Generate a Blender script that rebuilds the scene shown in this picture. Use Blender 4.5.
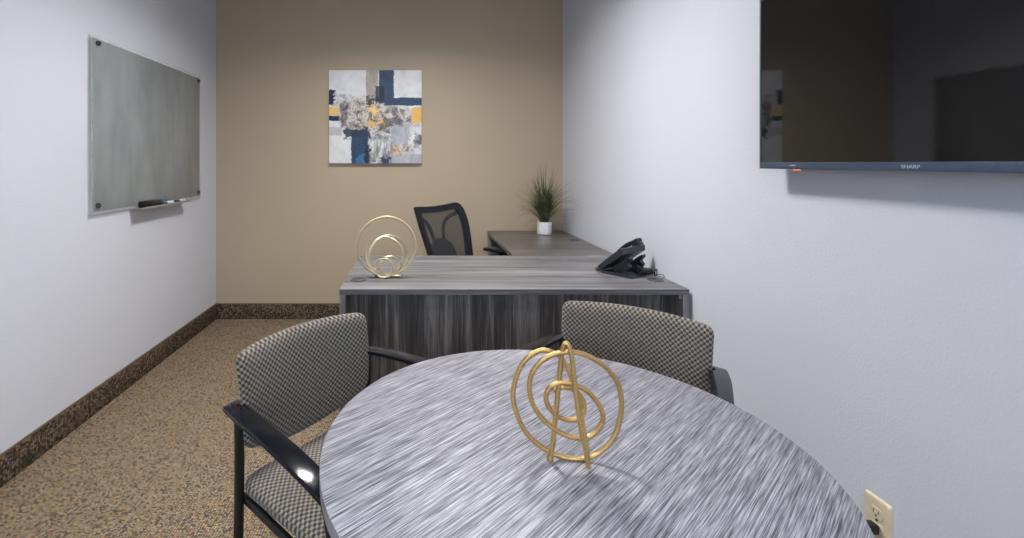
import bpy, bmesh, math, random
from mathutils import Vector, Matrix
PI = math.pi
S = bpy.context.scene
COL = S.collection
for o in list(bpy.data.objects): bpy.data.objects.remove(o)

# ------------------------------------------------------------------ camera
F, VX, VY, CAMZ = 480.0, 417.0, 162.5, 1.289
cd = bpy.data.cameras.new('camera'); cam = bpy.data.objects.new('camera', cd); COL.objects.link(cam)
cam.location = (0, 0, CAMZ); cam.rotation_euler = (PI/2, 0, 0)
cd.sensor_fit = 'HORIZONTAL'; cd.sensor_width = 36; cd.lens = F/1024*36
cd.shift_x = (512-VX)/1024; cd.shift_y = -(269-VY)/1024; cd.clip_start = .02
S.camera = cam
# ------------------------------------------------------------------ world, exposure
w = bpy.data.worlds.new('world'); S.world = w; w.use_nodes = True
w.node_tree.nodes['Background'].inputs[0].default_value = (.55, .68, .9, 1)
w.node_tree.nodes['Background'].inputs[1].default_value = .6
S.view_settings.view_transform = 'Standard'; S.view_settings.look = 'None'
S.view_settings.gamma = 1; S.view_settings.use_curve_mapping = False
S.view_settings.exposure = 0.0
LAMP_E, LAMP2_E, FILL_E = 108.0, 46.0, 34.0
LAMP_C = (1.0, .97, .95)
FILL_C = (.66, .83, 1.0)
# room
XL, XR, YB, YF, ZC = -1.656, 1.199, 3.955, -1.9, 2.76
def cool_fill_lamp():  # added area lamp behind the camera, cool fill for the near walls
    l = bpy.data.lights.new('cool_fill', 'AREA'); l.shape = 'RECTANGLE'; l.size = 1.7; l.size_y = 1.3
    l.energy = FILL_E; l.color = FILL_C
    o = bpy.data.objects.new('cool_fill', l); COL.objects.link(o)
    o.location = (-.2, YF-.25, 1.75)
    l.spread = math.radians(125); d = Vector((0, 1, -.38)); o.rotation_euler = d.to_track_quat('-Z', 'Y').to_euler()
cool_fill_lamp()

# ------------------------------------------------------------------ helpers
def lin(c):
    f = lambda v: v/12.92 if v <= .04045 else ((v+.055)/1.055)**2.4
    return tuple(f(v/255) for v in c) + (1,)
class NT:
    def __init__(s, name):
        s.m = bpy.data.materials.new(name); s.m.use_nodes = True; s.t = s.m.node_tree
        s.b = s.t.nodes['Principled BSDF']
    def n(s, typ, **kw):
        n = s.t.nodes.new(typ)
        for k, v in kw.items(): setattr(n, k, v)
        return n
    def l(s, a, b): s.t.links.new(a, b)
    def inp(s, n, i, v):
        if hasattr(v, 'is_linked') or hasattr(v, 'links'): s.l(v, n.inputs[i])
        else: n.inputs[i].default_value = v
    def math(s, op, a, b=0.0, c=None, clamp=False):
        n = s.n('ShaderNodeMath', operation=op, use_clamp=clamp); s.inp(n, 0, a); s.inp(n, 1, b)
        if c is not None: s.inp(n, 2, c)
        return n.outputs[0]
    def vmath(s, op, a, b=(0, 0, 0)):
        n = s.n('ShaderNodeVectorMath', operation=op); s.inp(n, 0, a); s.inp(n, 1, b)
        return n.outputs[1] if op in ('LENGTH', 'DISTANCE', 'DOT_PRODUCT') else n.outputs[0]
    def coord(s, which='Object'): return s.n('ShaderNodeTexCoord').outputs[which]
    def mapping(s, v, rot=(0, 0, 0), scale=(1, 1, 1), loc=(0, 0, 0)):
        n = s.n('ShaderNodeMapping'); s.l(v, n.inputs[0])
        n.inputs[1].default_value = loc; n.inputs[2].default_value = rot; n.inputs[3].default_value = scale
        return n.outputs[0]
    def noise(s, v, scale, detail=2, rough=.5, color=False, dist=0):
        n = s.n('ShaderNodeTexNoise'); s.l(v, n.inputs['Vector']); n.inputs['Scale'].default_value = scale
        n.inputs['Detail'].default_value = detail; n.inputs['Roughness'].default_value = rough
        n.inputs['Distortion'].default_value = dist
        return n.outputs[1 if color else 0]
    def ramp(s, f, stops, interp='LINEAR'):
        n = s.n('ShaderNodeValToRGB'); s.inp(n, 0, f); e = n.color_ramp.elements; n.color_ramp.interpolation = interp
        while len(e) < len(stops): e.new(.5)
        for q, (p, c) in zip(e, stops): q.position = p; q.color = c if len(c) == 4 else tuple(c)+(1,)
        return n.outputs[0]
    def mix(s, f, a, b, blend='MIX'):
        n = s.n('ShaderNodeMix', data_type='RGBA', blend_type=blend)
        s.inp(n, 0, f); s.inp(n, 6, a); s.inp(n, 7, b); return n.outputs[2]
    def maprange(s, v, a, b, c=0.0, d=1.0, smooth=False):
        n = s.n('ShaderNodeMapRange', interpolation_type='SMOOTHSTEP' if smooth else 'LINEAR'); s.inp(n, 0, v)
        for i, q in enumerate((a, b, c, d)): n.inputs[i+1].default_value = q
        return n.outputs[0]
    def bump(s, h, strength, dist=.001):
        n = s.n('ShaderNodeBump'); s.inp(n, 'Height', h); n.inputs['Strength'].default_value = strength
        n.inputs['Distance'].default_value = dist; s.l(n.outputs[0], s.b.inputs['Normal'])
    def set(s, color=None, rough=None, metal=None, spec=None, **kw):
        for k, v in (('Base Color', color), ('Roughness', rough), ('Metallic', metal), ('Specular IOR Level', spec)):
            if v is not None: s.inp(s.b, k, v)
        for k, v in kw.items(): s.inp(s.b, k.replace('_', ' '), v)
        return s.m
def simple(name, c, rough=.5, metal=0.0, nz=.06, nscale=40, spec=None, bump=0, **kw):
    m = NT(name); f = m.noise(m.coord(), nscale, 3)
    a = lin(c); d = tuple(max(0, v*(1-nz)) for v in a[:3])+(1,); u = tuple(min(1, v*(1+nz)) for v in a[:3])+(1,)
    if bump: m.bump(f, bump)
    return m.set(m.ramp(f, [(.3, d), (.7, u)]), rough, metal, spec, **kw)

def finish(name, bm, mat, parent=None, smooth=True, angle=40):
    me = bpy.data.meshes.new(name)
    bmesh.ops.recalc_face_normals(bm, faces=bm.faces[:])
    if smooth:
        ca = math.radians(angle)
        for e in bm.edges:
            if len(e.link_faces) == 2 and e.calc_face_angle(0) > ca: e.smooth = False
        for f in bm.faces: f.smooth = True
    bm.to_mesh(me); bm.free()
    if mat: me.materials.append(mat)
    o = bpy.data.objects.new(name, me); COL.objects.link(o)
    if parent: o.parent = parent
    return o
def thing(name, label, cat, loc=(0, 0, 0), rz=0, group=None):
    o = bpy.data.objects.new(name, None); COL.objects.link(o); o.empty_display_size = .05
    o.location = loc; o.rotation_euler = (0, 0, rz); o['label'] = label; o['category'] = cat
    if group: o['group'] = group
    return o
def tag(o, label, cat, group=None):
    o['label'] = label; o['category'] = cat
    if group: o['group'] = group
    return o
def struct(o): o['kind'] = 'structure'; return o
def box(bm, c, s, bev=0, seg=2, M=None):
    t = bmesh.new(); bmesh.ops.create_cube(t, size=1)
    for v in t.verts: v.co = Vector((v.co.x*s[0], v.co.y*s[1], v.co.z*s[2]))
    if bev: bmesh.ops.bevel(t, geom=t.edges[:], offset=bev, segments=seg, affect='EDGES', profile=.5)
    for v in t.verts: v.co += Vector(c)
    if M: t.transform(M)
    me = bpy.data.meshes.new('t'); t.to_mesh(me); t.free(); bm.from_mesh(me); bpy.data.meshes.remove(me)
    return bm
def boxes(*L, bev=0, seg=2):
    bm = bmesh.new()
    for c, s in L: box(bm, c, s, bev, seg)
    return bm
def span(a, b):
    return (tuple((p+q)/2 for p, q in zip(a, b)), tuple(abs(q-p) for p, q in zip(a, b)))
def lathe(bm, prof, c=(0, 0, 0), n=48, M=None):
    rings = []
    for r, z in prof:
        if r < 1e-6: rings.append([bm.verts.new((c[0], c[1], c[2]+z))])
        else: rings.append([bm.verts.new((c[0]+r*math.cos(2*PI*i/n), c[1]+r*math.sin(2*PI*i/n), c[2]+z)) for i in range(n)])
    new = [v for r in rings for v in r]
    for a, b in zip(rings, rings[1:]):
        for i in range(n):
            j = (i+1) % n
            q = [a[i % len(a)], a[j % len(a)], b[j % len(b)], b[i % len(b)]]
            q = list(dict.fromkeys(q))
            if len(q) > 2: bm.faces.new(q)
    if M:
        for v in new: v.co = M @ v.co
    return bm
def catmull(pts, k=8, closed=False):
    P = [Vector(p) for p in pts]; out = []; n = len(P)
    rng = range(n if closed else n-1)
    for i in rng:
        g = (lambda j: P[j % n]) if closed else (lambda j: P[min(max(j, 0), n-1)])
        a, b, c, d = g(i-1), g(i), g(i+1), g(i+2)
        for t in range(k):
            t /= k
            out.append(.5*((2*b)+(c-a)*t+(2*a-5*b+4*c-d)*t*t+(3*b-a-3*c+d)*t**3))
    if not closed: out.append(P[-1])
    return out
def sweep(bm, pts, sec, up=None, closed=False, cap=True):
    """sec(i, t) -> list of 2D points (side, up); pts list of Vectors."""
    n = len(pts); rings = []; prev = None
    for i, p in enumerate(pts):
        a = pts[(i-1) % n] if (closed or i > 0) else p; b = pts[(i+1) % n] if (closed or i < n-1) else p
        t = (b-a).normalized()
        if up is not None: sd = t.cross(Vector(up)).normalized()
        else:
            if prev is None:
                r = Vector((0, 0, 1)) if abs(t.z) < .9 else Vector((1, 0, 0)); sd = t.cross(r).normalized()
            else: sd = (prev-t*prev.dot(t)).normalized()
            prev = sd
        u2 = sd.cross(t).normalized()
        rings.append([bm.verts.new(p+sd*x+u2*y) for x, y in sec(i, i/max(1, n-1))])
    m = len(rings[0])
    for k in range(n if closed else n-1):
        a, b = rings[k], rings[(k+1) % n]
        off = 0
        if closed and k == n-1:
            off = min(range(m), key=lambda o: sum((a[i].co-b[(i+o) % m].co).length for i in range(m)))
        for i in range(m):
            j = (i+1) % m; bm.faces.new((a[i], a[j], b[(j+off) % m], b[(i+off) % m]))
    if cap and not closed: bm.faces.new(rings[0][::-1]); bm.faces.new(rings[-1])
    return bm
def tube(bm, pts, r, n=10, k=8, closed=False, smooth=True):
    P = catmull(pts, k, closed) if smooth else [Vector(p) for p in pts]
    rr = r if callable(r) else (lambda t: r)
    return sweep(bm, P, lambda i, t: [(rr(t)*math.cos(2*PI*j/n), rr(t)*math.sin(2*PI*j/n)) for j in range(n)], closed=closed)
def rsec(w, h, r, k=3):
    out = []
    for cx, cy, a0 in ((w/2-r, h/2-r, 0), (-w/2+r, h/2-r, 90), (-w/2+r, -h/2+r, 180), (w/2-r, -h/2+r, 270)):
        for i in range(k+1):
            a = math.radians(a0+90*i/k); out.append((cx+r*math.cos(a), cy+r*math.sin(a)))
    return out
def cushion(w, h, t, corner, deform, n=18, k=12, p=.5):
    """rounded slab in local (x, z) with thickness along y, then deform(x, y, z, a, b)."""
    bm = bmesh.new(); g = {}
    A = [math.sin(PI/2*i/n) for i in range(-n, n+1)]
    def outline(a, b):
        s = max(abs(a), abs(b))
        if s < 1e-9: return 0, 0, 0
        x, z = a/s*w/2, b/s*h/2; cx, cz = w/2-corner, h/2-corner
        if abs(x) > cx and abs(z) > cz:
            dx, dz = abs(x)-cx, abs(z)-cz; m = max(dx, dz); L = math.hypot(dx, dz)
            if L > 0: dx, dz = dx*m/L, dz*m/L
            x, z = math.copysign(cx+dx, x), math.copysign(cz+dz, z)
        return x*s, z*s, s
    for side in (-1, 1):
        for i, a in enumerate(A):
            for j, b in enumerate(A):
                x, z, s = outline(a, b)
                edge = i in (0, 2*n) or j in (0, 2*n)
                if side == 1 and edge: g[1, i, j] = g[-1, i, j]; continue
                y = side*t/2*max(0, 1-s**k)**p
                g[side, i, j] = bm.verts.new(deform(x, y, z))
        for i in range(2*n):
            for j in range(2*n):
                bm.faces.new((g[side, i, j], g[side, i+1, j], g[side, i+1, j+1], g[side, i, j+1]))
    return bm
def prism(bm, outline, d0, d1, axis='x'):
    """outline of (a, b); axis x: (y,z), y: (x,z), z: (x,y)."""
    f = {'x': lambda a, b, d: (d, a, b), 'y': lambda a, b, d: (a, d, b), 'z': lambda a, b, d: (a, b, d)}[axis]
    lo = [bm.verts.new(f(a, b, d0)) for a, b in outline]; hi = [bm.verts.new(f(a, b, d1)) for a, b in outline]
    n = len(lo); bm.faces.new(lo[::-1]); bm.faces.new(hi)
    for i in range(n): bm.faces.new((lo[i], lo[(i+1) % n], hi[(i+1) % n], hi[i]))
    return bm
def bevel_all(bm, off, seg=2, ang=30):
    es = [e for e in bm.edges if len(e.link_faces) == 2 and e.calc_face_angle(0) > math.radians(ang)]
    bmesh.ops.bevel(bm, geom=es, offset=off, segments=seg, affect='EDGES', profile=.5); return bm
def text_mesh(name, body, size, mat, parent, M, depth=.0004):
    c = bpy.data.curves.new(name, 'FONT'); c.body = body; c.size = size; c.extrude = depth; c.align_x = 'CENTER'
    c.offset = size*.012
    t = bpy.data.objects.new('t', c); COL.objects.link(t); bpy.context.view_layer.update()
    me = bpy.data.meshes.new_from_object(t.evaluated_get(bpy.context.evaluated_depsgraph_get()))
    bpy.data.objects.remove(t); me.transform(M); me.materials.clear(); me.materials.append(mat); me.name = name
    o = bpy.data.objects.new(name, me); COL.objects.link(o); o.parent = parent; return o

# ------------------------------------------------------------------ materials
def wall_paint(name, c, rough=.55):
    m = NT(name); co = m.coord()
    f = m.noise(co, 130, 3, .6); g = m.noise(co, 1.3, 2)
    m.bump(f, .6, .002)
    a = lin(c); return m.set(m.ramp(g, [(.3, tuple(v*.97 for v in a[:3])), (.7, a)]), rough, spec=.3)
WHITE = wall_paint('cool_white_paint', (211, 214, 223))
TAUPE = wall_paint('taupe_paint', (179, 162, 139), .5)
CEIL = wall_paint('ceiling_paint', (140, 138, 135))
def carpet(name, cols, sx, sy, axes='xy', strength=.9):
    m = NT(name); co = m.coord()
    if axes == 'wall':   # use x+y along, z up
        sep = m.n('ShaderNodeSeparateXYZ'); m.l(co, sep.inputs[0]); cb = m.n('ShaderNodeCombineXYZ')
        m.l(m.math('ADD', sep.outputs[0], sep.outputs[1]), cb.inputs[0]); m.l(sep.outputs[2], cb.inputs[1]); co = cb.outputs[0]
    v = m.n('ShaderNodeTexVoronoi', voronoi_dimensions='2D'); m.l(m.mapping(co, scale=(sx, sy, 1)), v.inputs['Vector'])
    v.inputs['Scale'].default_value = 1; v.inputs['Randomness'].default_value = .38
    sep = m.n('ShaderNodeSeparateColor'); m.l(v.outputs['Color'], sep.inputs[0])
    c = m.ramp(sep.outputs[0], cols, 'CONSTANT')
    gap = m.maprange(v.outputs['Distance'], .24, .62, 1, .22)
    c = m.mix(1.0, c, gap, 'MULTIPLY')
    big = m.noise(co, 9, 3); c = m.mix(m.maprange(big, .3, .7, 0, .2), c, lin((120, 98, 76)))
    m.bump(m.math('SUBTRACT', 1, v.outputs['Distance']), strength, .004)
    return m.set(c, .95, spec=.1)
CARPET = carpet('loop_pile_carpet', [(0, lin((163, 143, 118))), (.3, lin((143, 125, 103))), (.5, lin((121, 109, 96))),
                (.62, lin((177, 158, 131))), (.78, lin((96, 91, 88))), (.88, lin((173, 140, 98))), (.95, lin((150, 143, 133)))], 105, 150)
CARPET_BASE = carpet('carpet_base', [(0, lin((98, 87, 76))), (.3, lin((74, 67, 61))), (.5, lin((132, 115, 96))),
                (.7, lin((54, 51, 50))), (.85, lin((144, 126, 104)))], 95, 95, 'wall')
def laminate(name, rot, axis, lo, mid, hi, cross=55, along=2.2, rough=.32, fine=260, band=9, sharp=.0, spec=.5, dist=.3, wt=(.5, .22, .28)):
    """streaky wood-look laminate; grain runs along local `axis` after rotating by rot about Z."""
    m = NT(name); co = m.mapping(m.coord(), rot=(0, 0, rot))
    def sc(c, a): return {'x': (a, c, c), 'y': (c, a, c), 'z': (c, c, a)}[axis]
    w1 = m.noise(m.mapping(co, scale=sc(cross, along)), 1, 4, .68, dist=dist)
    w2 = m.noise(m.mapping(co, scale=sc(fine, along*3)), 1, 2, .6)
    w3 = m.noise(m.mapping(co, scale=sc(band, along*.35)), 1, 2, .5)
    f = m.math('ADD', m.math('MULTIPLY', w1, wt[0]), m.math('ADD', m.math('MULTIPLY', w2, wt[1]), m.math('MULTIPLY', w3, wt[2])))
    c = m.ramp(f, [(.40-sharp, lo), (.49, mid), (.60-sharp, hi)])
    m.bump(w2, .08, .0005)
    return m.set(c, rough, spec=spec)
G = lambda r, g, b: lin((r, g, b))
LAM_TOP = laminate('grey_laminate_top', 0, 'x', G(62, 61, 63), G(98, 97, 99), G(136, 135, 138), rough=.38, spec=.4, cross=50, along=1.2)
LAM_RETURN = laminate('grey_laminate_return', 0, 'x', G(60, 56, 55), G(86, 81, 79), G(112, 107, 105), rough=.30, spec=.4, cross=42, along=1.5)
LAM_PANEL = laminate('charcoal_laminate_panel', 0, 'z', G(46, 43, 43), G(78, 74, 74), G(130, 125, 124), cross=34, along=1.6, rough=.42, band=13, sharp=.01, dist=1.0)
LAM_EDGE = laminate('grey_laminate_edge', 0, 'z', G(82, 80, 81), G(110, 107, 108), G(134, 131, 132), cross=60, rough=.4)
LAM_EDGEX = laminate('grey_edge_band', 0, 'x', G(76, 75, 78), G(98, 97, 100), G(118, 117, 120), cross=200, rough=.4)
TABLE_A = math.atan2(480, 950-417)   # grain direction of the round table
LAM_TABLE = laminate('silver_grain_laminate', -TABLE_A, 'x', G(66, 66, 73), G(128, 128, 137), G(186, 186, 195),
                     cross=210, along=5.0, fine=520, band=70, rough=.50, sharp=.0, spec=.35, dist=0, wt=(.42, .46, .12))
TABLE_EDGE = simple('grey_table_edge', (140, 140, 148), .4)
BLACK = simple('black_metal', (18, 18, 20), .38, nz=.2)
BLACKP = simple('black_plastic', (20, 21, 24), .35, nz=.15)
ARMP = simple('glossy_arm_plastic', (12, 16, 24), .16, nz=.05, spec=.5)
DARKB = simple('navy_black_plastic', (12, 17, 26), .45, nz=.15)
CHROME = simple('brushed_steel', (150, 146, 142), .3, 1.0)
DARKSTEEL = simple('dark_steel', (92, 88, 86), .25, 1.0)
def fabric(name, plane):
    m = NT(name); sep = m.n('ShaderNodeSeparateXYZ'); m.l(m.coord(), sep.inputs[0])
    a = sep.outputs[0]; b = sep.outputs[2 if plane == 'xz' else 1]
    k = PI/.0078
    u = m.math('SINE', m.math('MULTIPLY', a, k)); v = m.math('SINE', m.math('MULTIPLY', b, k))
    chk = m.math('MULTIPLY', u, v)                       # rotated check of raised light knots
    f = m.maprange(m.math('ADD', chk, m.math('MULTIPLY', m.math('SUBTRACT', m.noise(m.coord(), 420, 2), .5), .9)), -.5, .6, 0, 1, True)
    nz = m.noise(m.coord(), 900, 2)
    tint = m.noise(m.coord(), 160, 1)
    light = m.ramp(tint, [(.35, G(130, 125, 118)), (.5, G(158, 154, 149)), (.65, G(150, 134, 110))])
    dark = m.ramp(tint, [(.4, G(52, 48, 46)), (.6, G(72, 63, 54))])
    c = m.mix(f, dark, light); c = m.mix(m.maprange(nz, .3, .7, 0, .3), c, G(60, 56, 54))
    m.bump(m.math('ADD', f, m.math('MULTIPLY', nz, .4)), .6, .0015)
    return m.set(c, .85, spec=.2, Sheen_Weight=.15)
FAB_BACK = fabric('woven_check_back', 'xz'); FAB_SEAT = fabric('woven_check_seat', 'xy')
def gold_mat(name, c, bumpy=1.0):
    m = NT(name); f = m.noise(m.coord(), 420, 3, .7); g = m.noise(m.coord(), 110, 2)
    a = lin(c); m.bump(m.math('ADD', f, g), bumpy, .0012)
    return m.set(m.ramp(f, [(.3, tuple(v*.62 for v in a[:3])), (.6, a)]), .30, .95)
GOLD = gold_mat('hammered_gold', (224, 186, 124)); PALEGOLD = gold_mat('pale_gold', (240, 222, 186), .8)

# ------------------------------------------------------------------ room shell
T = .12
def wallbox(name, a, b, m):
    return struct(finish(name, boxes(span(a, b)), m, smooth=False))
wallbox('floor', (XL-T, YF-T, -.1), (XR+T, YB+T, 0), CARPET)
LAMPS = ((-.15, 2.25), (-.15, -.45)); LS, LD = .28, .20     # half size and depth of the recessed lamps
_x0, _x1 = -.15-LS, -.15+LS
struct(finish('ceiling', boxes(span((XL-T, YF-T, ZC), (_x0, YB+T, ZC+.1)), span((_x1, YF-T, ZC), (XR+T, YB+T, ZC+.1)),
       span((_x0, YF-T, ZC), (_x1, -.45-LS, ZC+.1)), span((_x0, -.45+LS, ZC), (_x1, 2.25-LS, ZC+.1)), span((_x0, 2.25+LS, ZC), (_x1, YB+T, ZC+.1))), CEIL, smooth=False))
wallbox('wall_left', (XL-T, YF-T, 0), (XL, YB, ZC), WHITE)
wallbox('wall_right', (XR, YF-T, 0), (XR+T, YB, ZC), WHITE)
wallbox('wall_back', (XL-T, YB, 0), (XR+T, YB+T, ZC), TAUPE)
# unseen wall behind the camera; window opening added to carry cool fill light
wx0, wx1, wz0, wz1 = -1.1, .7, .95, 2.3
struct(finish('wall_front', boxes(span((XL, YF-T, 0), (wx0, YF, ZC)), span((wx1, YF-T, 0), (XR, YF, ZC)),
       span((wx0, YF-T, 0), (wx1, YF, wz0)), span((wx0, YF-T, wz1), (wx1, YF, ZC))), WHITE, smooth=False))
win = boxes(span((wx0, YF-.09, wz0), (wx1, YF-.03, wz0+.05)), span((wx0, YF-.09, wz1-.05), (wx1, YF-.03, wz1)),
            span((wx0, YF-.09, wz0+.05), (wx0+.05, YF-.03, wz1-.05)), span((wx1-.05, YF-.09, wz0+.05), (wx1, YF-.03, wz1-.05)),
            span((-.225, YF-.085, wz0+.05), (-.175, YF-.035, wz1-.05)))
struct(finish('added_window_1', win, simple('added_window_aluminium', (170, 170, 172), .4, .6), smooth=False))  # frame of the added window, never in view
BH = .124
def base(name, a, b):
    o = struct(finish(name, boxes(span(a, b), bev=.003), CARPET_BASE)); return o
base('baseboard_left', (XL, YF, 0), (XL+.009, YB, BH))
base('baseboard_back', (XL+.009, YB-.009, 0), (XR-.009, YB, BH))
base('baseboard_right', (XR-.009, YF, 0), (XR, YB, BH))
BIND = simple('brown_binding', (98, 80, 62), .8)
struct(finish('trim_1', boxes(span((XL, YF, BH), (XL+.010, YB, BH+.006))), BIND, smooth=False))
struct(finish('trim_2', boxes(span((XL+.010, YB-.010, BH), (XR-.010, YB, BH+.006))), BIND, smooth=False))
struct(finish('trim_3', boxes(span((XR-.010, YF, BH), (XR, YB, BH+.006))), BIND, smooth=False))

# ceiling lamps (above the frame)
def ceiling_light(x, y, e, label):
    t = thing('ceiling_light', label, 'ceiling light', (x, y, ZC), 0, 'recessed ceiling lights')
    q = LS-.001
    bm = boxes(span((-q-.03, -q-.03, -.008), (q+.03, -q, -.001)), span((-q-.03, q, -.008), (q+.03, q+.03, -.001)),
               span((-q-.03, -q, -.008), (-q, q, -.001)), span((q, -q, -.008), (q+.03, q, -.001)),
               span((-q, -q, -.008), (q, -q+.004, LD)), span((-q, q-.004, -.008), (q, q, LD)),
               span((-q, -q+.004, -.008), (-q+.004, q-.004, LD)), span((q-.004, -q+.004, -.008), (q, q-.004, LD)))
    finish('frame', bm, simple('lamp_frame_grey', (120, 120, 120), .5), t, smooth=False)
    m = NT('lamp_diffuser'); m.set(G(240, 240, 240), .6)
    m.inp(m.b, 'Emission Color', LAMP_C+(1,)); m.inp(m.b, 'Emission Strength', e)
    finish('diffuser', boxes(span((-q+.004, -q+.004, LD-.01), (q-.004, q-.004, LD))), m.m, t, smooth=False)
    return t
ceiling_light(-.15, 2.25, LAMP_E, 'square recessed ceiling light over the desk front')
ceiling_light(-.15, -.45, LAMP2_E, 'square recessed ceiling light behind the camera end of the table')

# ------------------------------------------------------------------ glass whiteboard on the left wall
BX, BY0, BY1, BZ0, BZ1 = -1.635, 2.41, 3.628, 1.024, 1.937
wb = thing('glass_whiteboard', 'frosted grey-green glass whiteboard on steel standoffs on the left wall', 'whiteboard', (XL, (BY0+BY1)/2, BZ0))
def L(p, o): return tuple(a-b for a, b in zip(p, o))
wo = (XL, (BY0+BY1)/2, BZ0); hy = (BY1-BY0)/2; hz = BZ1-BZ0
m = NT('clear_green_glass'); m.set(G(226, 230, 228), .06, Transmission_Weight=.9, IOR=1.45); tb = m.n('ShaderNodeBsdfTransparent'); mxs = m.n('ShaderNodeMixShader'); mxs.inputs[0].default_value = .3; m.set(G(214, 220, 217), .15, Transmission_Weight=0.0)
m.l(tb.outputs[0], mxs.inputs[1]); m.l(m.b.outputs[0], mxs.inputs[2]); m.l(mxs.outputs[0], m.t.nodes['Material Output'].inputs[0]); GLASSRIM = m.m
m = NT('frosted_grey_glass'); co = m.coord(); f = m.noise(m.mapping(co, scale=(1, 2.2, .8)), 2.2, 4, .6)
sm = m.noise(co, 26, 3, .7)
m.set(m.mix(m.maprange(sm, .52, .72, 0, .18), m.ramp(f, [(.3, G(122, 127, 128)), (.7, G(146, 151, 152))]), G(120, 136, 158)), .16, spec=.55)
FROST = m.m
finish('frosted_panel', boxes(span((.013, -hy+.016, .016), (.0205, hy-.016, hz-.016)), bev=.001), FROST, wb)
rim = boxes(span((.0135, -hy, 0), (.0205, hy, .016)), span((.0135, -hy, hz-.016), (.0205, hy, hz)),
            span((.0135, -hy, .016), (.0205, -hy+.016, hz-.016)), span((.0135, hy-.016, .016), (.0205, hy, hz-.016)))
finish('glass_rim', rim, GLASSRIM, wb, smooth=False)
for y in (-hy+.045, hy-.045):
    for z in (.045, hz-.038):
        bm = bmesh.new(); M = Matrix.Translation((0, y, z)) @ Matrix.Rotation(PI/2, 4, 'Y')
        lathe(bm, [(0, .0005), (.009, .0005), (.009, .0205), (.0125, .0205), (.0125, .032), (.0105, .035), (0, .0355)], n=28, M=M)
        finish('standoff', bm, DARKSTEEL, wb)
# faint dry-erase remains
INK = simple('faded_blue_ink', (112, 122, 150), .5)
random.seed(4)
for (yy, zz, ln) in ((-.50, .80, .10), (-.48, .47, .05), (-.30, .30, .05), (.17, .80, .03), (.05, .60, .08), (.30, .45, .06)):
    pts = []; x = 0; bm = bmesh.new()
    while x < ln:
        pts.append((.0207, yy+x, zz+random.uniform(-.010, .010))); x += .008
    tube(bm, pts, .0009, 4, 3); finish('faint_ink_mark', bm, INK, wb)
# tray
ty0, ty1 = 2.76-wo[1], 3.36-wo[1]
bm = bmesh.new()
prism(bm, [(.0005, -.006), (.074, -.006), (.074, .004), (.0715, .004), (.0715, -.003), (.0005, -.003)], ty0, ty1, 'y')
tr = finish('marker_tray', bevel_all(bm, .0005, 1), simple('pale_grey_tray', (150, 146, 140), .3), wb, smooth=False)
tz = BZ0-.0025
def cyl_y(bm, r, y0, y1, c, n=20, cap=.0015):
    M = Matrix.Translation(c) @ Matrix.Rotation(-PI/2, 4, 'X')
    return lathe(bm, [(0, y0), (r-cap, y0), (r, y0+cap), (r, y1-cap), (r-cap, y1), (0, y1)], n=n, M=M)
er = thing('board_eraser', 'black felt eraser lying at the near end of the whiteboard tray', 'eraser', (XL+.047, 2.90, tz))
finish('body', boxes(((0, 0, .030), (.045, .18, .018)), bev=.004), BLACKP, er)
finish('felt_pad', boxes(((0, 0, .0105), (.043, .176, .021)), bev=.002), simple('black_felt', (14, 14, 15), .95), er)
def marker(y0, capcol, label):
    t = thing('dry_erase_marker', label, 'marker', (XL+.050, y0, tz), 0, 'dry-erase markers in the whiteboard tray')
    bm = bmesh.new(); cyl_y(bm, .0085, .045, .125, (0, 0, .0095)); finish('barrel', bm, simple('marker_white', (228, 228, 230), .4), t)
    bm = bmesh.new(); cyl_y(bm, .0095, 0, .046, (0, 0, .0095)); finish('cap', bm, simple('marker_cap', capcol, .35), t)
    return t
marker(3.03, (34, 70, 120), 'white dry-erase marker with a blue cap beside the eraser')
marker(3.19, (20, 20, 22), 'white dry-erase marker with a black cap at the far end of the tray')

# ------------------------------------------------------------------ abstract canvas on the back wall
s_ = (YB-.035)/F
ax0, ax1 = (329-VX)*s_, (421.6-VX)*s_; az1, az0 = CAMZ+(VY-70.2)*s_, CAMZ-(163.3-VY)*s_
m = NT('abstract_painting'); gc = m.coord('Generated'); sep = m.n('ShaderNodeSeparateXYZ'); m.l(gc, sep.inputs[0])
cb = m.n('ShaderNodeCombineXYZ'); m.l(sep.outputs[0], cb.inputs[0]); m.l(sep.outputs[2], cb.inputs[1]); uv = cb.outputs[0]
wz = m.vmath('SUBTRACT', m.noise(uv, 9, 4, .65, color=True), (.5, .5, .5))
wf = m.vmath('SUBTRACT', m.noise(uv, 38, 3, .6, color=True), (.5, .5, .5))
def warp(a, b):
    return m.vmath('ADD', uv, m.vmath('ADD', m.vmath('MULTIPLY', wz, (a, a, 0)), m.vmath('MULTIPLY', wf, (b, b, 0))))
W1, W2 = warp(.035, .02), warp(.16, .09)
def patch(base, u0, u1, v0, v1, c, soft=False, op=1.0, ell=False, edge=.05):
    d = m.vmath('DIVIDE', m.vmath('SUBTRACT', W2 if soft else W1, ((u0+u1)/2, (v0+v1)/2, 0)), ((u1-u0)/2, (v1-v0)/2, 1))
    if ell:
        q = m.vmath('LENGTH', m.vmath('MULTIPLY', d, (1, 1, 0)))
    else:
        sp = m.n('ShaderNodeSeparateXYZ'); m.l(m.vmath('ABSOLUTE', d), sp.inputs[0]); q = m.math('MAXIMUM', sp.outputs[0], sp.outputs[1])
    return m.mix(m.maprange(q, 1-edge, 1+edge, op, 0), base, c)
n1 = m.noise(uv, 7, 5, .7); n2 = m.noise(uv, 10, 5, .68, dist=.8); n3 = m.noise(m.mapping(uv, scale=(1, .35, 1)), 22, 4, .7)
OFFW = m.ramp(n1, [(.35, G(236, 236, 238)), (.6, G(222, 221, 222)), (.75, G(196, 194, 192))])
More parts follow.
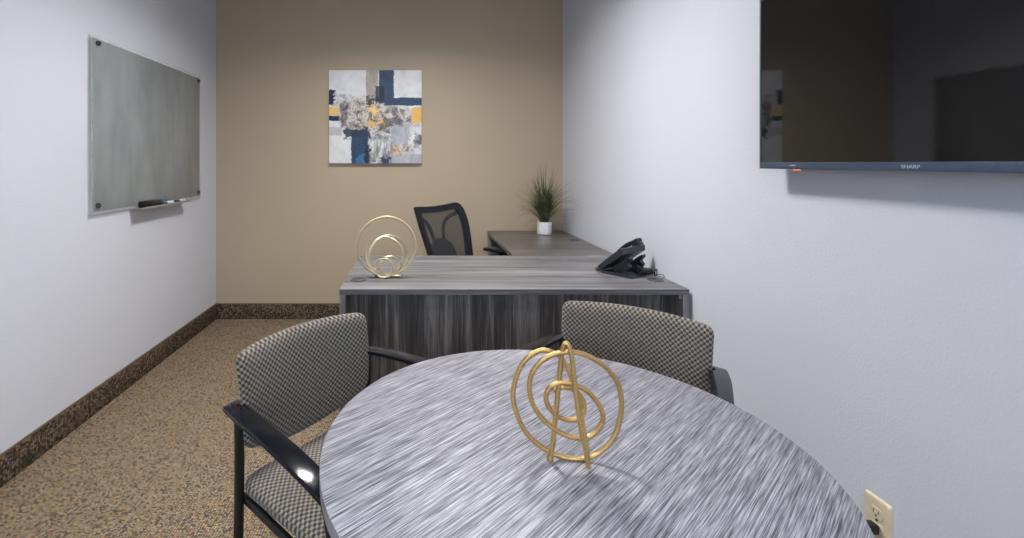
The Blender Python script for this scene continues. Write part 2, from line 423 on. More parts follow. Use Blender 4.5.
NAVY = m.ramp(n1, [(.3, G(48, 60, 80)), (.55, G(60, 80, 108)), (.75, G(44, 56, 78))])
MESS = m.ramp(n2, [(.30, G(52, 48, 50)), (.41, G(98, 90, 86)), (.48, G(160, 150, 140)), (.54, G(214, 210, 208)), (.60, G(146, 128, 108)), (.66, G(78, 72, 72)), (.75, G(190, 184, 178))])
TAN = m.ramp(n3, [(.3, G(150, 142, 134)), (.7, G(188, 178, 166))])
YEL = m.ramp(n1, [(.3, G(226, 178, 84)), (.7, G(236, 204, 140))])
GRY = m.ramp(n3, [(.3, G(150, 154, 166)), (.7, G(196, 198, 206))])
c = OFFW
c = patch(c, .40, .53, .70, 1.05, TAN)
c = patch(c, .0, .30, .60, .74, m.ramp(n2, [(.4, G(150, 150, 154)), (.6, G(226, 226, 228))]), True, .8)
c = patch(c, .08, .62, .34, .70, MESS, True, .95, True, .18)
c = patch(c, .30, .98, .30, .62, MESS, True, .9, True, .2)
c = patch(c, .66, .86, .13, .42, GRY, True, .9)
c = patch(c, .62, 1.0, -.05, .10, GRY, False, .8)
c = patch(c, .64, .92, .10, .20, m.ramp(n2, [(.42, G(190, 140, 88)), (.52, G(226, 220, 212)), (.62, G(150, 120, 96))]), True, .9)
c = patch(c, .40, .68, -.02, .30, m.ramp(n3, [(.35, G(66, 70, 80)), (.5, G(160, 158, 160)), (.62, G(224, 224, 226))]), True, .9)
c = patch(c, .54, .70, .64, 1.05, NAVY)
c = patch(c, .50, .60, .66, .83, G(44, 50, 66), False, .9)
c = patch(c, .60, 1.05, .62, .705, NAVY)
c = patch(c, -.05, .06, .62, .78, G(44, 54, 78), True)
c = patch(c, -.05, .10, .52, .605, YEL)
c = patch(c, -.05, .11, .455, .512, G(48, 60, 86))
c = patch(c, -.05, .14, .30, .385, m.ramp(n3, [(.3, G(176, 178, 182)), (.7, G(204, 204, 206))]))
c = patch(c, .24, .42, -.05, .36, NAVY)
c = patch(c, .17, .44, .28, .37, G(52, 64, 84), True, .95)
c = patch(c, .29, .39, .01, .09, G(70, 120, 170), True, .8)
c = patch(c, .40, .44, -.05, .2, G(40, 44, 56), True, .9)
c = patch(c, .56, .66, -.05, .06, NAVY, True)
c = patch(c, .89, 1.05, .43, .60, YEL)
c = patch(c, .44, .54, .52, .62, m.ramp(n2, [(.4, G(222, 160, 66)), (.6, G(238, 206, 140))]), True, .95, True, .2)
c = patch(c, .42, .50, .39, .46, G(228, 180, 96), True, .9, True, .2)
c = patch(c, .52, .62, .40, .46, G(228, 186, 110), True, .9, True, .2)
c = patch(c, .40, .55, .64, .70, G(52, 48, 50), True, .85)
c = patch(c, .58, .80, .40, .48, G(62, 62, 68), True, .7)
c = patch(c, .13, .20, .40, .60, G(96, 92, 92), True, .7)
c = patch(c, .92, 1.0, .16, .32, m.ramp(n2, [(.45, G(60, 60, 66)), (.6, G(190, 188, 190))]), True, .9)
m.bump(n2, .3, .001); m.set(c, .6, spec=.3)
tag(finish('abstract_painting', boxes(((0, 0, 0), (ax1-ax0, .034, az1-az0)), bev=.002), m.m),
    'square unframed abstract canvas in navy, white, grey and yellow on taupe wall', 'painting').location = ((ax0+ax1)/2, YB-.018, (az0+az1)/2)

# ------------------------------------------------------------------ television on the right wall
TX = 1.13; TY1 = F*TX/(759.4-VX); TZ0 = CAMZ-(168.6-VY)*TY1/F; TW = .97; TY0 = TY1-TW; TH = .557
tv = thing('television', 'large black flat television mounted high on the right wall', 'television', (XR, (TY0+TY1)/2, TZ0))
tx = TX-XR; hw = TW/2
SCREEN = NT('glossy_black_screen'); SCREEN.set(G(20, 20, 21), .035, spec=.8); SCREEN.inp(SCREEN.b, 'Roughness', SCREEN.maprange(SCREEN.noise(SCREEN.coord(), 60, 2), .3, .7, .02, .05))
BEZ = simple('blue_grey_bezel', (78, 92, 114), .34, .4)
finish('rear_housing', boxes(span((tx+.006, -hw+.004, .004), (tx+.03, hw-.004, TH-.004)), span((tx+.03, -hw+.10, .02), (-.012, hw-.10, TH-.18)), bev=.003), BLACKP, tv)
b = .006; bb = .0215
finish('bezel', boxes(span((tx, -hw, 0), (tx+.006, hw, bb)), span((tx, -hw, TH-b), (tx+.006, hw, TH)),
                      span((tx, -hw, bb), (tx+.006, -hw+b, TH-b)), span((tx, hw-b, bb), (tx+.006, hw, TH-b)), bev=.0008), BEZ, tv)
finish('screen', boxes(span((tx+.002, -hw+b, bb), (tx+.0055, hw-b, TH-b))), SCREEN.m, tv, smooth=False)
finish('wall_bracket', boxes(span((-.012, -.2, .1), (0, .2, .35)), bev=.001), BLACK, tv).location.x = -.0006
LOGO = simple('silver_lettering', (175, 180, 190), .4)
# text faces -X: local x -> -Y ; y -> Z ; z -> -X
MT = Matrix(((0, 0, -1, 0), (-1, 0, 0, 0), (0, 1, 0, 0), (0, 0, 0, 1)))
text_mesh('brand_lettering', 'SHARP', .0115, LOGO, tv, Matrix.Translation((tx-.0003, 0, .0068)) @ MT @ Matrix.Diagonal((1.25, 1, 1, 1)))
finish('corner_mark', boxes(((tx-.0002, hw-.140, .0115), (.0006, .022, .003))), LOGO, tv, smooth=False)
led = NT('orange_standby_light'); led.set(G(235, 150, 110), .4); led.inp(led.b, 'Emission Color', G(255, 120, 80)); led.inp(led.b, 'Emission Strength', .8)
finish('standby_light', boxes(((tx+.006, hw-.150, -.002), (.008, .02, .005)), bev=.001), led.m, tv)

# ------------------------------------------------------------------ wall outlet
oy = 1.262*.987; oz = .418-.057
IVORY = simple('ivory_plastic', (218, 204, 174), .35)
ot = thing('wall_outlet', 'ivory duplex wall outlet low on the right wall beside the table', 'outlet', (XR, oy, oz))
bm = cushion(.071, .116, .012, .005, lambda x, y, z: Vector((min(y, 0)*1.0, x, z)), n=10, k=26)
finish('cover_plate', bm, IVORY, ot)
for z in (.0195, -.0195):
    bm = bmesh.new(); out = []
    for i in range(36):
        a = 2*PI*i/36; out.append((.0172*math.cos(a), z+max(-.0125, min(.0125, .0172*math.sin(a)))))
    prism(bm, out, -.0085, -.004, 'x'); sock = finish('socket_face', bevel_all(bm, .0006, 1), IVORY, ot)
    finish('slots', boxes(((-.0086, .0065, z+.003), (.0004, .0022, .0085)), ((-.0086, -.0065, z+.003), (.0004, .0022, .007)),
                          ((-.0086, 0, z-.0065), (.0004, .0045, .0045))), simple('dark_slot', (40, 34, 28), .6), sock, smooth=False)
bm = bmesh.new(); M = Matrix.Translation((0, 0, 0)) @ Matrix.Rotation(-PI/2, 4, 'Y')
lathe(bm, [(0, .006), (.0035, .006), (.0032, .0078), (0, .0082)], n=16, M=M); finish('screw', bm, CHROME, ot)
pl = thing('power_plug', 'black power plug in the lower socket of the ivory outlet', 'plug', (XR-.0086, oy, oz-.0185))
bm = boxes(((-.016, 0, 0), (.032, .027, .024)), bev=.005, seg=3); finish('plug_body', bm, BLACKP, pl)
bm = bmesh.new(); tube(bm, [(-.025, 0, -.006), (-.034, 0, -.03), (-.030, .005, -.10), (-.012, .02, -.22), (-.010, .05, -.325), (-.035, .10, -.337), (-.08, .2, -.338)], .0035)
finish('power_cord', bm, BLACKP, pl)

# ------------------------------------------------------------------ L-shaped desk
DH = .737; DX0 = (339.4-VX)*.004354; DX1 = (689.3-VX)*.004354
DY0 = .004354*F; DY1 = F*(CAMZ-DH)/(255.5-VY); RY1 = F*(CAMZ-DH)/(230.7-VY); RX0 = (487.2-VX)*RY1/F
t_ = .0245
desk = thing('executive_desk', 'grey woodgrain desk with dark recessed front panel in the room centre', 'desk', ((DX0+DX1)/2, (DY0+DY1)/2, 0))
do = ((DX0+DX1)/2, (DY0+DY1)/2, 0)
def dbox(name, a, b, mat, par=desk, o=do, bev=.0012):
    c, s = span(a, b); ob = finish(name, boxes(((0, 0, 0), s), bev=bev), mat, par, smooth=False); ob.location = L(c, o); return ob
dbox('desktop', (DX0, DY0+.001, DH-t_), (DX1, DY1, DH), LAM_TOP)
dbox('front_edge_band', (DX0, DY0, DH-t_), (DX1, DY0+.001, DH-.0006), LAM_EDGEX, bev=0)
pt = .026
for x in (DX0+.0005, DX1-pt-.0005):
    pnl = dbox('side_panel', (x, DY0+.0015, .012), (x+pt, DY1-.01, DH-t_), LAM_EDGE)
    for yy in (DY0+.06, DY1-.07):
        bm = bmesh.new(); lathe(bm, [(0, 0), (.014, 0), (.014, .006), (.008, .012), (0, .012)], n=16)
        g = finish('foot_glide', bm, BLACKP, pnl); g.location = (0, yy-(DY0+DY1)/2+.004, -(DH-t_+.012)/2)
        g.location.z = -(DH-t_-.012)/2-.012
dbox('modesty_panel', (DX0+pt, DY0+.13, .10), (DX1-pt, DY0+.148, DH-t_), LAM_PANEL)
# corner bracket visible inside the right end
dbox('corner_bracket', (DX1-pt-.012, DY0+.012, DH-t_-.022), (DX1-pt-.0005, DY0+.03, DH-t_-.002), CHROME)
def grommet(x, y, par, o, r=.0365):
    bm = bmesh.new(); lathe(bm, [(0, .0012), (r*.72, .0012), (r*.76, .0028), (r*.95, .003), (r, .0008), (r, 0), (0, 0)], n=36)
    g = finish('cable_grommet', bm, GROM, par); g.location = L((x, y, DH), o)
    sl = finish('grommet_slot', boxes(((0, r*.45, .0016), (.014, .012, .001))), BLACKP, g, smooth=False)
GROM = simple('dark_grey_grommet', (62, 64, 72), .4)
grommet(-.276, 2.259, desk, do); grommet(1.121, 2.255, desk, do)
ret = thing('desk_return', 'narrower grey woodgrain desk return running to the back wall under the plant', 'desk', ((RX0+DX1)/2, (DY1+RY1)/2, 0))
ro = ((RX0+DX1)/2, (DY1+RY1)/2, 0)
dbox('desktop', (RX0, DY1+.001, DH-t_), (DX1, RY1, DH), LAM_RETURN, ret, ro)
dbox('end_panel', (RX0+.002, RY1-.026, .012), (DX1-.002, RY1-.001, DH-t_), LAM_EDGE, ret, ro)
dbox('back_panel', (DX1-.03, DY1+.002, .15), (DX1-.012, RY1-.026, DH-t_), LAM_PANEL, ret, ro)
dbox('corner_bracket', (RX0+.02, RY1-.05, DH-t_-.04), (RX0+.045, RY1-.0265, DH-t_-.002), CHROME, ret, ro)
for gx in (-.2, .2): finish('foot_glide', boxes(((gx, RY1-ro[1]-.013, .006), (.03, .03, .012)), bev=.002), BLACKP, ret)
grommet(1.118, 3.41, ret, ro, .034)

# ------------------------------------------------------------------ potted grass
px_, py_ = .981, 3.70
pot = thing('potted_plant', 'wispy green ornamental grass in a small white pot on the desk return', 'plant', (px_, py_, DH+.0006))
m = NT('white_ceramic'); f = m.noise(m.mapping(m.coord(), scale=(1, 1, .5)), 60, 3); m.bump(f, .4, .001); m.set(m.ramp(f, [(.3, G(206, 206, 206)), (.7, G(232, 232, 232))]), .5)
bm = bmesh.new(); R = .055
lathe(bm, [(0, 0), (R-.006, 0), (R-.001, .004), (R, .01), (R, .092), (R-.002, .095), (R-.006, .095), (R-.007, .09), (R-.007, .078), (0, .078)], n=40)
finish('pot', bm, m.m, pot)
bm = bmesh.new(); lathe(bm, [(0, .0785), (R-.0075, .0785), (R-.0075, .083), (.02, .087), (0, .086)], n=24)
finish('soil', bm, simple('dark_moss', (48, 44, 34), .95), pot)
m = NT('grass_blades'); f = m.noise(m.coord(), 22, 2)
m.set(m.ramp(f, [(.25, G(38, 46, 28)), (.45, G(64, 74, 44)), (.6, G(104, 108, 70)), (.78, G(86, 72, 58))]), .5)
random.seed(11)
bm = bmesh.new()
def blade(ang, rise, out, droop, w, r0=.02, lenb=1):
    n = 9; d = Vector((math.cos(ang), math.sin(ang), 0)); sd = Vector((-d.y, d.x, 0)); pv = None
    base_ = d*r0*random.uniform(.2, 1.4)+sd*random.uniform(-.015, .015)
    for i in range(n+1):
        t = i/n
        p = base_+d*(out*t**1.6)+Vector((0, 0, .08+rise*(t-droop*t**3)))
        ww = w*(1-t)**.55*.5+.00025
        q = [bm.verts.new(p-sd*ww), bm.verts.new(p+d*(-ww*.35)-Vector((0, 0, ww*.4))), bm.verts.new(p+sd*ww), bm.verts.new(p+Vector((0, 0, .0007)))]
        if pv:
            for k in range(4): bm.faces.new((pv[k], pv[(k+1) % 4], q[(k+1) % 4], q[k]))
        pv = q
for i in range(300):
    a = random.uniform(0, 2*PI); ca, sa = math.cos(a), math.sin(a)
    inner = random.random()
    out = .03+.215*inner**1.1
    lim = 1.0
    if px_+out*ca > 1.18: out = max(.02, (1.18-px_)/max(ca, .1)*.95)
    if py_+out*sa > YB-.03: out = max(.02, (YB-.03-py_)/max(sa, .1)*.9)
    rise = random.uniform(.27, .49)*(1-.22*inner)
    if random.random() < .38: rise *= .60
    blade(a, rise, out, random.uniform(.05, .6)*inner+.02, random.uniform(.0045, .0085))
for a, rise, out, dr in ((PI*1.02, .20, .20, .75), (PI*.95, .10, .16, 1.6), (PI*1.15, .30, .22, .55), (PI*1.0, .36, .21, .35), (-PI/2+.75, .36, .27, .55), (-PI/2+.62, .33, .30, .4), (PI*1.2, .27, .20, .45)):
    blade(a, rise, out, dr, .009)
finish('foliage', bm, m.m, pot)
bm = bmesh.new()
blade(-PI/2+.66, .36, .33, .62, .006); blade(-PI/2+.60, .34, .30, .5, .004)
finish('dry_blade', bm, simple('dry_straw', (190, 158, 112), .6), pot)['label'] = 'pale dry blade arching over the wall'

# ------------------------------------------------------------------ desk telephone
FX = Vector((-.6, .8, 0)); SX = Vector((.8, .6, 0))
ph_rz = math.atan2(-FX.x, FX.y)       # local +y = towards the user
# local frame: +y towards the user, +x to the far side (away from the camera)
ph = thing('desk_telephone', 'black office desk telephone on its stand at the right end of the desk', 'telephone', (1.052, 2.40, DH+.0006), ph_rz)
PHB = simple('phone_charcoal', (36, 40, 48), .38, nz=.1); PHK = simple('phone_key_black', (24, 26, 30), .4)
bm = bmesh.new()
prism(bm, [(-.085, .0), (.075, .0), (.085, .006), (.075, .012), (-.07, .014), (-.085, .008)], -.105, .105, 'x')
finish('stand_base', bevel_all(bm, .002), PHB, ph)
bm = bmesh.new()   # two ribs of the stand carrying the console
for x in (-.075, .045):
    prism(bm, [(-.07, .010), (.03, .010), (.03, .040), (.0, .056), (-.030, .080), (-.048, .092), (-.056, .084), (-.038, .060), (-.052, .045), (-.040, .025)], x, x+.03, 'x')
finish('stand_support', bevel_all(bm, .002), PHB, ph)
ang = math.radians(37)   # console tilt
Mc = Matrix.Translation((0, .100, .004)) @ Matrix.Rotation(-ang, 4, 'X')   # local y from front (0) to back (-)
def cbox(name, a, b, mat, bev=.002, par=None):
    c, s = span(a, b); bm = bmesh.new(); box(bm, c, s, bev, 2, Mc); return finish(name, bm, mat, par or ph)
bm = bmesh.new()
prism(bm, [(0, 0), (.0, .018), (-.10, .026), (-.178, .030), (-.187, .022), (-.173, .0), (-.1, -.002)], -.11, .10, 'x'); bevel_all(bm, .003); bm.transform(Mc)
con = finish('console', bm, PHB, ph)
cbox('display', (-.09, -.172, .027), (.02, -.126, .032), simple('grey_lcd', (90, 100, 104), .2), .002, con)
ky = bmesh.new()
for i in range(4):
    for j in range(3):
        c, s = span((-.07+j*.026, -.115+i*.024, .0215), (-.052+j*.026, -.100+i*.024, .027)); box(ky, c, s, .002, 2, Mc)
k_ = finish('keypad', ky, PHK, con)
lmp = bmesh.new(); box(lmp, (-.1105, -.014, .014), (.002, .007, .005), 0, 2, Mc)
finish('message_light', lmp, simple('orange_lens', (215, 130, 60), .4), con)
hs = bmesh.new()
hp = [Vector((.06, -.01, .032)), Vector((.06, -.04, .044)), Vector((.06, -.095, .056)), Vector((.06, -.14, .058)), Vector((.06, -.175, .051)), Vector((.06, -.195, .042))]
hp = [Vector(p) for p in catmull(hp, 5)]
def hsec(i, t):
    e = max(0, 1-abs(t-.06)/.16)+max(0, 1-abs(t-.93)/.16)
    return rsec(.044+.010*min(1, e), .020+.016*min(1, e), .008)
sweep(hs, hp, hsec, up=(0, 0, 1)); hs.transform(Mc); finish('handset', hs, DARKB, ph)
for cy, cz in ((-.03, .030), (-.176, .034)):
    hr = bmesh.new(); box(hr, (.06, cy, cz), (.048, .042, .022), .006, 2, Mc); finish('handset_cradle', hr, PHB, con)
# coiled handset cord: helix behind the phone
cp = catmull([(1.055, 2.318, DH+.042), (1.08, 2.322, DH+.032), (1.11, 2.34, DH+.024), (1.140, 2.345, DH+.020), (1.164, 2.33, DH+.0175)], 60)
hel = []; N = len(cp); turns = 13
for i, p in enumerate(cp):
    tg = (cp[min(i+1, N-1)]-cp[max(i-1, 0)]).normalized(); sd = tg.cross(Vector((0, 0, 1))).normalized(); u2 = sd.cross(tg)
    a = 2*PI*turns*i/N; r = .015
    hel.append(p+sd*r*math.cos(a)+u2*r*math.sin(a))
end = [(1.176, 2.305, DH+.014), (1.180, 2.29, DH+.008), (1.165, 2.27, DH+.0045)]
bm = bmesh.new(); tube(bm, hel, .0021, 5, smooth=False)
tube(bm, [hel[-1]]+end, .0018, 6)
Pm = (Matrix.Translation(ph.location) @ Matrix.Rotation(ph_rz, 4, 'Z')).inverted(); bm.transform(Pm)
finish('coiled_cord', bm, BLACKP, ph)

# ------------------------------------------------------------------ ring sculpture on the desk
def ringsrc(bm, r, tr, c, rz, tilt=0, n=64):
    M = Matrix.Translation(c) @ Matrix.Rotation(rz, 4, 'Z') @ Matrix.Rotation(tilt, 4, 'X')
    pts = [M @ Vector((r*math.cos(2*PI*i/n), 0, r+r*math.sin(2*PI*i/n))) for i in range(n)]
    rnd = random.Random(int(r*1000))
    sweep(bm, pts, lambda i, t: [(tr*math.cos(2*PI*j/8), tr*math.sin(2*PI*j/8)) for j in range(8)], closed=True)
rs = thing('ring_sculpture', 'pale gold nested ring sculpture on the left end of the desk', 'sculpture', (-.143, 2.30, DH+.0006))
def rng(r, c, rz, tilt=0, tr=.0056):
    bm = bmesh.new(); ringsrc(bm, r-tr, tr, c, rz, tilt); finish('ring', bm, PALEGOLD, rs)
rng(.146, (-.004, .0, .010), math.radians(4), 0)
rng(.100, (.006, .0, .012), math.radians(16), 0)
rng(.098, (-.010, -.004, .010), math.radians(-14), 0)
rng(.050, (-.014, -.012, .004), math.radians(-8), 0)
rng(.050, (.012, .012, .010), math.radians(14), 0)
bm = bmesh.new()
tube(bm, [(-.045, .012, .010), (-.02, .002, .010), (.0, -.004, .010), (.03, -.002, .010), (.058, -.004, .010)], .0045)
for p in ((-.045, .012), (.058, -.004)):
    lathe(bm, [(0, -.008), (.005, -.0065), (.008, 0), (.005, .0065), (0, .008)], (p[0], p[1], .008), 14)
finish('base_bar', bm, PALEGOLD, rs)
for p in ((-.056, .022, 0), (-.005, -.02, 0)):
    bm = bmesh.new(); lathe(bm, [(0, 0), (.007, 0), (.007, .004), (0, .004)], p, 14); finish('rubber_foot', bm, BLACKP, rs)

# ------------------------------------------------------------------ round meeting table
TCX, TCY, TR = .2805, .953, .4645
rt = thing('round_table', 'round table with silver-grey streaked laminate top in the foreground', 'table', (TCX, TCY, 0))
bm = bmesh.new(); tt = .030
lathe(bm, [(0, -.0), (TR-.0015, 0), (TR, -.0012)], n=160); finish('tabletop_surface', bm, LAM_TABLE, rt).location = (0, 0, DH)
bm = bmesh.new(); lathe(bm, [(TR, -.0012), (TR, -tt+.002), (TR-.003, -tt), (0, -tt)], n=160); finish('tabletop_edge', bm, TABLE_EDGE, rt).location = (0, 0, DH)
bm = bmesh.new(); lathe(bm, [(0, .02), (.035, .02), (.035, DH-tt-.012), (.12, DH-tt-.012), (.12, DH-tt), (0, DH-tt)], n=32); finish('column', bm, BLACK, rt)
bm = bmesh.new(); lathe(bm, [(0, 0), (.26, 0), (.262, .004), (.255, .010), (.05, .026), (.0, .026)], n=64); finish('pedestal_base', bm, BLACK, rt)

# ------------------------------------------------------------------ gold knot sculpture on the round table
ks = thing('knot_sculpture', 'hammered gold looping knot sculpture on the round table', 'sculpture', (.27, .875, DH+.0006))
TRK = .0046
def kp(zx, zy, Y):   # crop reading to a point on an upright plane at depth Y
    X = (500+zx/3.586-VX)*Y/F; Z = CAMZ-(330+zy/3.586-VY)*Y/F
    return (X-.27, Y-.875, Z-DH)
spiral = [(212, 92, .874), (150, 73, .876), (85, 115, .880), (50, 200, .884), (52, 275, .886), (95, 370, .888), (180, 440, .890), (270, 463, .889), (345, 447, .886),
          (405, 390, .882), (434, 300, .878), (428, 210, .873), (385, 140, .868), (310, 92, .864), (240, 80, .862), (170, 98, .864), (118, 150, .868), (105, 215, .872),
          (130, 290, .875), (190, 352, .876), (265, 387, .876), (330, 378, .874), (368, 325, .870), (355, 270, .868), (310, 218, .866), (250, 192, .866),
          (195, 195, .868), (165, 235, .872), (180, 285, .876), (230, 320, .880), (280, 318, .882), (302, 280, .882), (285, 232, .882), (240, 206, .880), (190, 215, .878)]
bm = bmesh.new(); tube(bm, [kp(*p) for p in spiral], TRK, 10, 6); finish('spiral_loop', bm, GOLD, ks)
hair = [(180, 463, .884), (192, 380, .880), (203, 270, .874), (215, 150, .868), (224, 72, .862), (240, 50, .857), (256, 90, .855), (268, 190, .855), (283, 310, .856), (302, 410, .857), (319, 495, .857)]
bm = bmesh.new(); tube(bm, [kp(*p) for p in hair], TRK, 10, 6)
f0 = kp(*hair[0]); lathe(bm, [(0, -.0068), (.0045, -.0055), (.0065, 0), (.0045, .0055), (0, .0068)], (f0[0], f0[1], .0068), 14)
finish('front_hairpin', bm, GOLD, ks)
leg = [(212, 92, .872), (235, 125, .871), (262, 190, .869), (290, 300, .866), (310, 410, .861), (317, 470, .858)]
bm = bmesh.new(); tube(bm, [kp(*p) for p in leg], TRK*.9, 10, 6)
finish('rear_strut', bm, GOLD, ks)

# ------------------------------------------------------------------ guest chairs
def guest_chair():
    t = thing('guest_armchair', '', 'chair', (0, 0, 0), 0, 'armchairs at the round table')
    # backrest: wraps forward at its ends, leans back, lower edge dips in the middle
    def db(x, y, z):
        u = x/.23
        zz = z*(1-.00*u*u)+(.010*(1-u*u) if z > 0 else -.068*(1-u*u)*min(1, -z/.12))
        return Vector((x*(1+.02*z/.12), y+.235-.045*u*u+.10*z+.012*(z/.125)**2, zz+.679))
    finish('backrest', cushion(.455, .230, .040, .024, db, 20, 10), FAB_BACK, t)
    def ds(x, y, z):   # x across, z -> -y (depth), y -> thickness
        v = z/.23
        w = 1-.03*v
        drop = -.028*max(0, -v)**3 if v < 0 else 0
        return Vector((x*w, z-.012, .462-y+drop+.010*abs(v)**2*0-.012*(1-(x/.25)**2)*(.6)))
    finish('seat', cushion(.46, .46, .070, .055, ds, 20, 6), FAB_SEAT, t)
    for s in (-1, 1):
        X = s*.228; XF = s*.272
        bm = bmesh.new()
        P = catmull([(X, .215, 0), (X, .205, .25), (X, .198, .45), (X, .198, .60), (X, .200, .660)], 5)
        sweep(bm, P, lambda i, tt: rsec(.020, .026, .008), up=(0, 1, 0)); finish('leg', bm, BLACK, t)
        bm = bmesh.new(); P = catmull([(XF, -.235, 0), (XF, -.232, .25), (XF, -.222, .46), (XF, -.205, .58), (XF, -.185, .632)], 5)
        sweep(bm, P, lambda i, tt: rsec(.020, .026, .008), up=(0, 1, 0)); finish('leg', bm, BLACK, t)
        # armrest: flat blade, cut to a point at the rear, splaying outwards and rolling down in front
        P = catmull([(X+s*.005, .232, .666), (X+s*.012, .20, .669), (X+s*.026, .12, .673), (X+s*.036, .02, .673), (X+s*.044, -.08, .667), (X+s*.047, -.15, .655), (X+s*.046, -.205, .632)], 6)
        def sec(i, tt):
            k_ = min(1, tt/.12); w_ = .010+.042*k_-.012*max(0, tt-.78)/.22
            sh = s*.016*(1-k_)                      # the rear point sits on the outer side
            return [(x+sh*(1 if s else 1), y) for x, y in rsec(w_, .010+.002*tt, .003)]
        bm = bmesh.new(); sweep(bm, P, sec, up=(0, 0, 1)); arm = finish('armrest', bm, ARMP, t)
        bm = bmesh.new(); lathe(bm, [(0, .004), (.0065, .004), (.007, .008), (.005, .0105), (0, .011)], (X, .20, .667), 14)
        finish('arm_bolt', bm, BLACKP, arm)
        bm = bmesh.new(); sweep(bm, [Vector((XF-s*.030, -.215, .428)), Vector((X-s*.016, .205, .428))], lambda i, tt: rsec(.016, .020, .006), up=(0, 0, 1)); finish('seat_rail', bm, BLACK, t)
        bm = boxes(((X-s*.010, .197, .428), (.022, .018, .018)), bev=.002); finish('rail_joint', bm, BLACK, t)
        bm = boxes(((XF-s*.016, -.218, .428), (.03, .018, .018)), bev=.002); finish('rail_joint', bm, BLACK, t)
        bm = bmesh.new(); tube(bm, [(X, .203, .60), (X-s*.035, .235, .62), (X-s*.09, .262, .655)], .009, 8); finish('back_bracket', bm, BLACK, t)
    bm = boxes(((0, .14, .415), (.42, .03, .018)), ((0, -.12, .415), (.46, .03, .018)), bev=.003)
    finish('cross_rails', bm, BLACK, t)
    return t
def copy_tree(o, parent=None):
    c = o.copy(); COL.objects.link(c)
    if parent: c.parent = parent
    for ch in list(o.children): copy_tree(ch, c)
    return c
ca = guest_chair(); cbb = copy_tree(ca)
ca.location = (-.155, 1.274, 0); ca.rotation_euler.z = math.radians(51)
ca['label'] = 'grey checked-weave armchair left of the round table, seat and black arm in view'
cbb.location = (.581, 1.408, 0); cbb.rotation_euler.z = math.radians(-36.5)
cbb['label'] = 'grey checked-weave armchair behind the round table next to the right wall'

# ------------------------------------------------------------------ mesh office chair
oc = thing('office_chair', 'black mesh-back office swivel chair behind the desk', 'chair', (.387, 3.120, 0), math.radians(48.6))
BW = .256
def bk(x, z, off=0):      # back surface: reclined, slightly wrapped
    return Vector((x, .215+(z-.66)*.45-.030*(x/BW)**2*1.0+off+.02*math.cos((z-.5)/.5*PI), z))
def frame_pts():
    P = []
    ztop, zbot, r = .998, .545, .045
    for i in range(9): P.append((-BW+.0, zbot+r+(ztop-.03-zbot-r)*i/8*.98))
    P += [(-BW+.006, ztop-.006), (-BW+.03, ztop)]
    for i in range(1, 8): P.append((-BW+.03+(2*BW-.09)*i/8, ztop-.012*math.sin(PI*i/8)))
    P += [(BW-.05, ztop+.002), (BW-.018, ztop-.012), (BW, ztop-.045)]
    for i in range(1, 9): P.append((BW+.012*math.sin(PI*i/8), ztop-.045-(ztop-.045-zbot-r)*i/8))
    P += [(BW-.02, zbot+.01), (BW-.06, zbot)]
    for i in range(1, 6): P.append((BW-.06-(2*BW-.12)*i/6, zbot))
    P += [(-BW+.06, zbot), (-BW+.02, zbot+.01)]
    return [(x*(1-.17*max(0, (.87-z)/.3)), z) for x, z in P]
fp = [bk(x, z) for x, z in frame_pts()]
bm = bmesh.new(); fpc = catmull(fp, 3, True)
sweep(bm, fpc, lambda i, t: rsec(.022, .040, .009), up=None, closed=True)
bm.free(); bm = bmesh.new()
# frame as inner/outer band: consistent width measured in the back plane
FP = frame_pts(); n = len(FP); cxm, czm = 0, .77
ring = []
for (x, z) in FP:
    ix = x*(1-.20) ; iz = czm+(z-czm)*(1-.19)
    ring.append([bk(x, z, -.011), bk(x*1.0+.0, z, .011), bk(ix, iz, .012), bk(ix, iz, -.010)])
rv = [[bm.verts.new(p) for p in q] for q in ring]
for i in range(n):
    a, b_ = rv[i], rv[(i+1) % n]
    for k in range(4): bm.faces.new((a[k], a[(k+1) % 4], b_[(k+1) % 4], b_[k]))
bevel_all(bm, .003, 2, 50); back = finish('back_frame', bm, DARKB, oc)
m = NT('sheer_mesh'); tr_ = m.n('ShaderNodeBsdfTransparent'); mx = m.n('ShaderNodeMixShader')
m.set(G(52, 50, 52), .8); co = m.coord(); wv = m.noise(m.mapping(co, scale=(1, 1, 1)), 300, 1)
m.l(m.maprange(wv, .3, .7, .72, .84), mx.inputs[0]); m.l(tr_.outputs[0], mx.inputs[1]); m.l(m.b.outputs[0], mx.inputs[2])
m.l(mx.outputs[0], m.t.nodes['Material Output'].inputs[0])
bm = bmesh.new(); g = {}
for i in range(17):
    for j in range(17):
        x = (-1+2*i/16)*BW*.83; z = .585+(.962-.585)*j/16
        for k, of in ((0, 0.0), (1, .0015)): g[i, j, k] = bm.verts.new(bk(x, z, of))
for i in range(16):
    for j in range(16):
        bm.faces.new([g[i, j, 0], g[i+1, j, 0], g[i+1, j+1, 0], g[i, j+1, 0]])
finish('mesh_panel', bm, m.m, oc)
bm = bmesh.new()
for s in (-1, 1):
    P = catmull([bk(s*.05, .60, .055), bk(s*.055, .757, .055), bk(s*.082, .853, .050), bk(s*.15, .905, .035), bk(s*.215, .925, .012)], 6)
    sweep(bm, P, lambda i, t: rsec(.030, .012, .005), up=(0, 1, 0))
finish('lumbar_arms', bm, BLACKP, oc)
bm = bmesh.new(); out = []
for i in range(33):
    a = PI*i/32; out.append((.13*math.cos(a), .665+.10*math.sin(a)))
out += [(-.13, .57), (.13, .57)]
lo = [bm.verts.new(bk(x, z, .045)) for x, z in out]; hi = [bm.verts.new(bk(x, z, .062)) for x, z in out]
bm.faces.new(lo); bm.faces.new(hi[::-1])
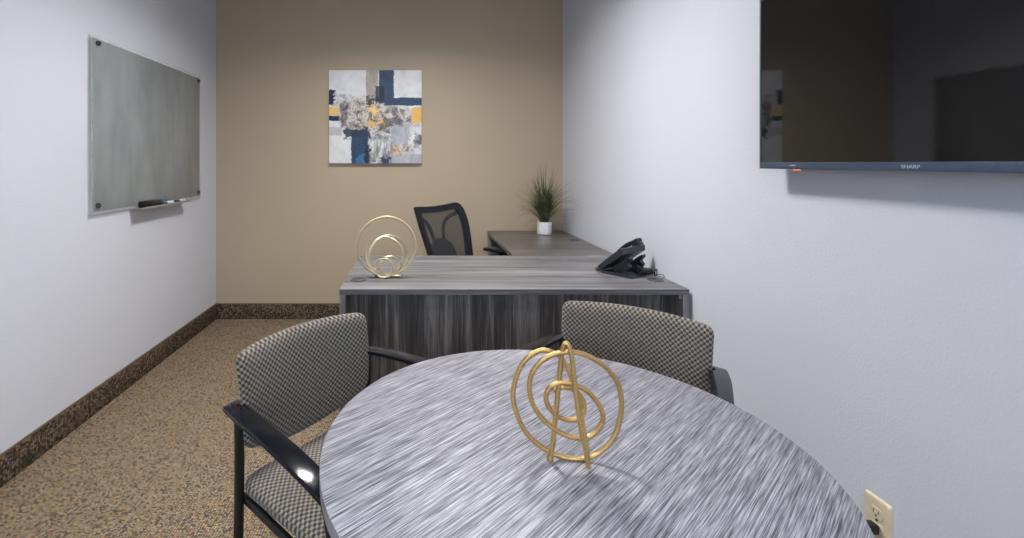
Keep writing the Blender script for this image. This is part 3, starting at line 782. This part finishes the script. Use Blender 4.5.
for i in range(len(lo)): bm.faces.new((lo[i], hi[i], hi[(i+1) % len(lo)], lo[(i+1) % len(lo)]))
finish('lumbar_pad', bm, BLACKP, oc)
bm = bmesh.new(); sweep(bm, catmull([(0, .05, .40), (0, .20, .405), (0, .285, .44), (0, .275, .55)], 6), lambda i, t: rsec(.07, .018, .006), up=(1, 0, 0)); finish('back_bar', bm, BLACKP, oc)
def dso(x, y, z): return Vector((x, z-.02, .455-y-.02*max(0, -z/.24)**3))
finish('seat', cushion(.49, .47, .08, .07, dso, 14, 6), simple('black_seat_fabric', (24, 24, 27), .9), oc)
for s in (-1, 1):
    ap = bmesh.new(); X = s*.27
    box(ap, (X, -.02, .682), (.085, .25, .024), .010, 3); pad = finish('armrest', ap, BLACKP, oc)
    sp_ = bmesh.new(); tube(sp_, [(X, -.02, .672), (X, -.01, .55), (X, 0, .45), (X-s*.03, .0, .405), (X-s*.12, 0, .40)], .017, 10)
    finish('arm_post', sp_, BLACKP, oc)
bm = bmesh.new(); lathe(bm, [(0, .05), (.05, .05), (.052, .11), (.028, .12), (.028, .36), (.08, .37), (.08, .405), (0, .405)], n=24); finish('gas_lift', bm, BLACKP, oc)
for k in range(5):
    a = 2*PI*k/5+.3; d = Vector((math.cos(a), math.sin(a), 0))
    bm = bmesh.new(); sweep(bm, [d*.03+Vector((0, 0, .09)), d*.17+Vector((0, 0, .083)), d*.28+Vector((0, 0, .066))], lambda i, t: rsec(.045-.018*t, .03-.008*t, .007), up=(0, 0, 1))
    lg = finish('base_leg', bm, BLACKP, oc)
    cs = bmesh.new()
    for q in (-.012, .012):
        c0 = d*.27+Vector((-d.y, d.x, 0))*q
        M = Matrix.Translation((c0.x, c0.y, .026)) @ Matrix.Rotation(a+PI/2, 4, 'Z') @ Matrix.Rotation(PI/2, 4, 'Y')
        lathe(cs, [(0, -.009), (.024, -.009), (.026, -.006), (.026, .006), (.024, .009), (0, .009)], n=20, M=M)
    lathe(cs, [(0, .045), (.008, .045), (.008, .064), (0, .064)], (d.x*.27, d.y*.27, 0), 10)
    finish('caster', cs, BLACKP, lg)
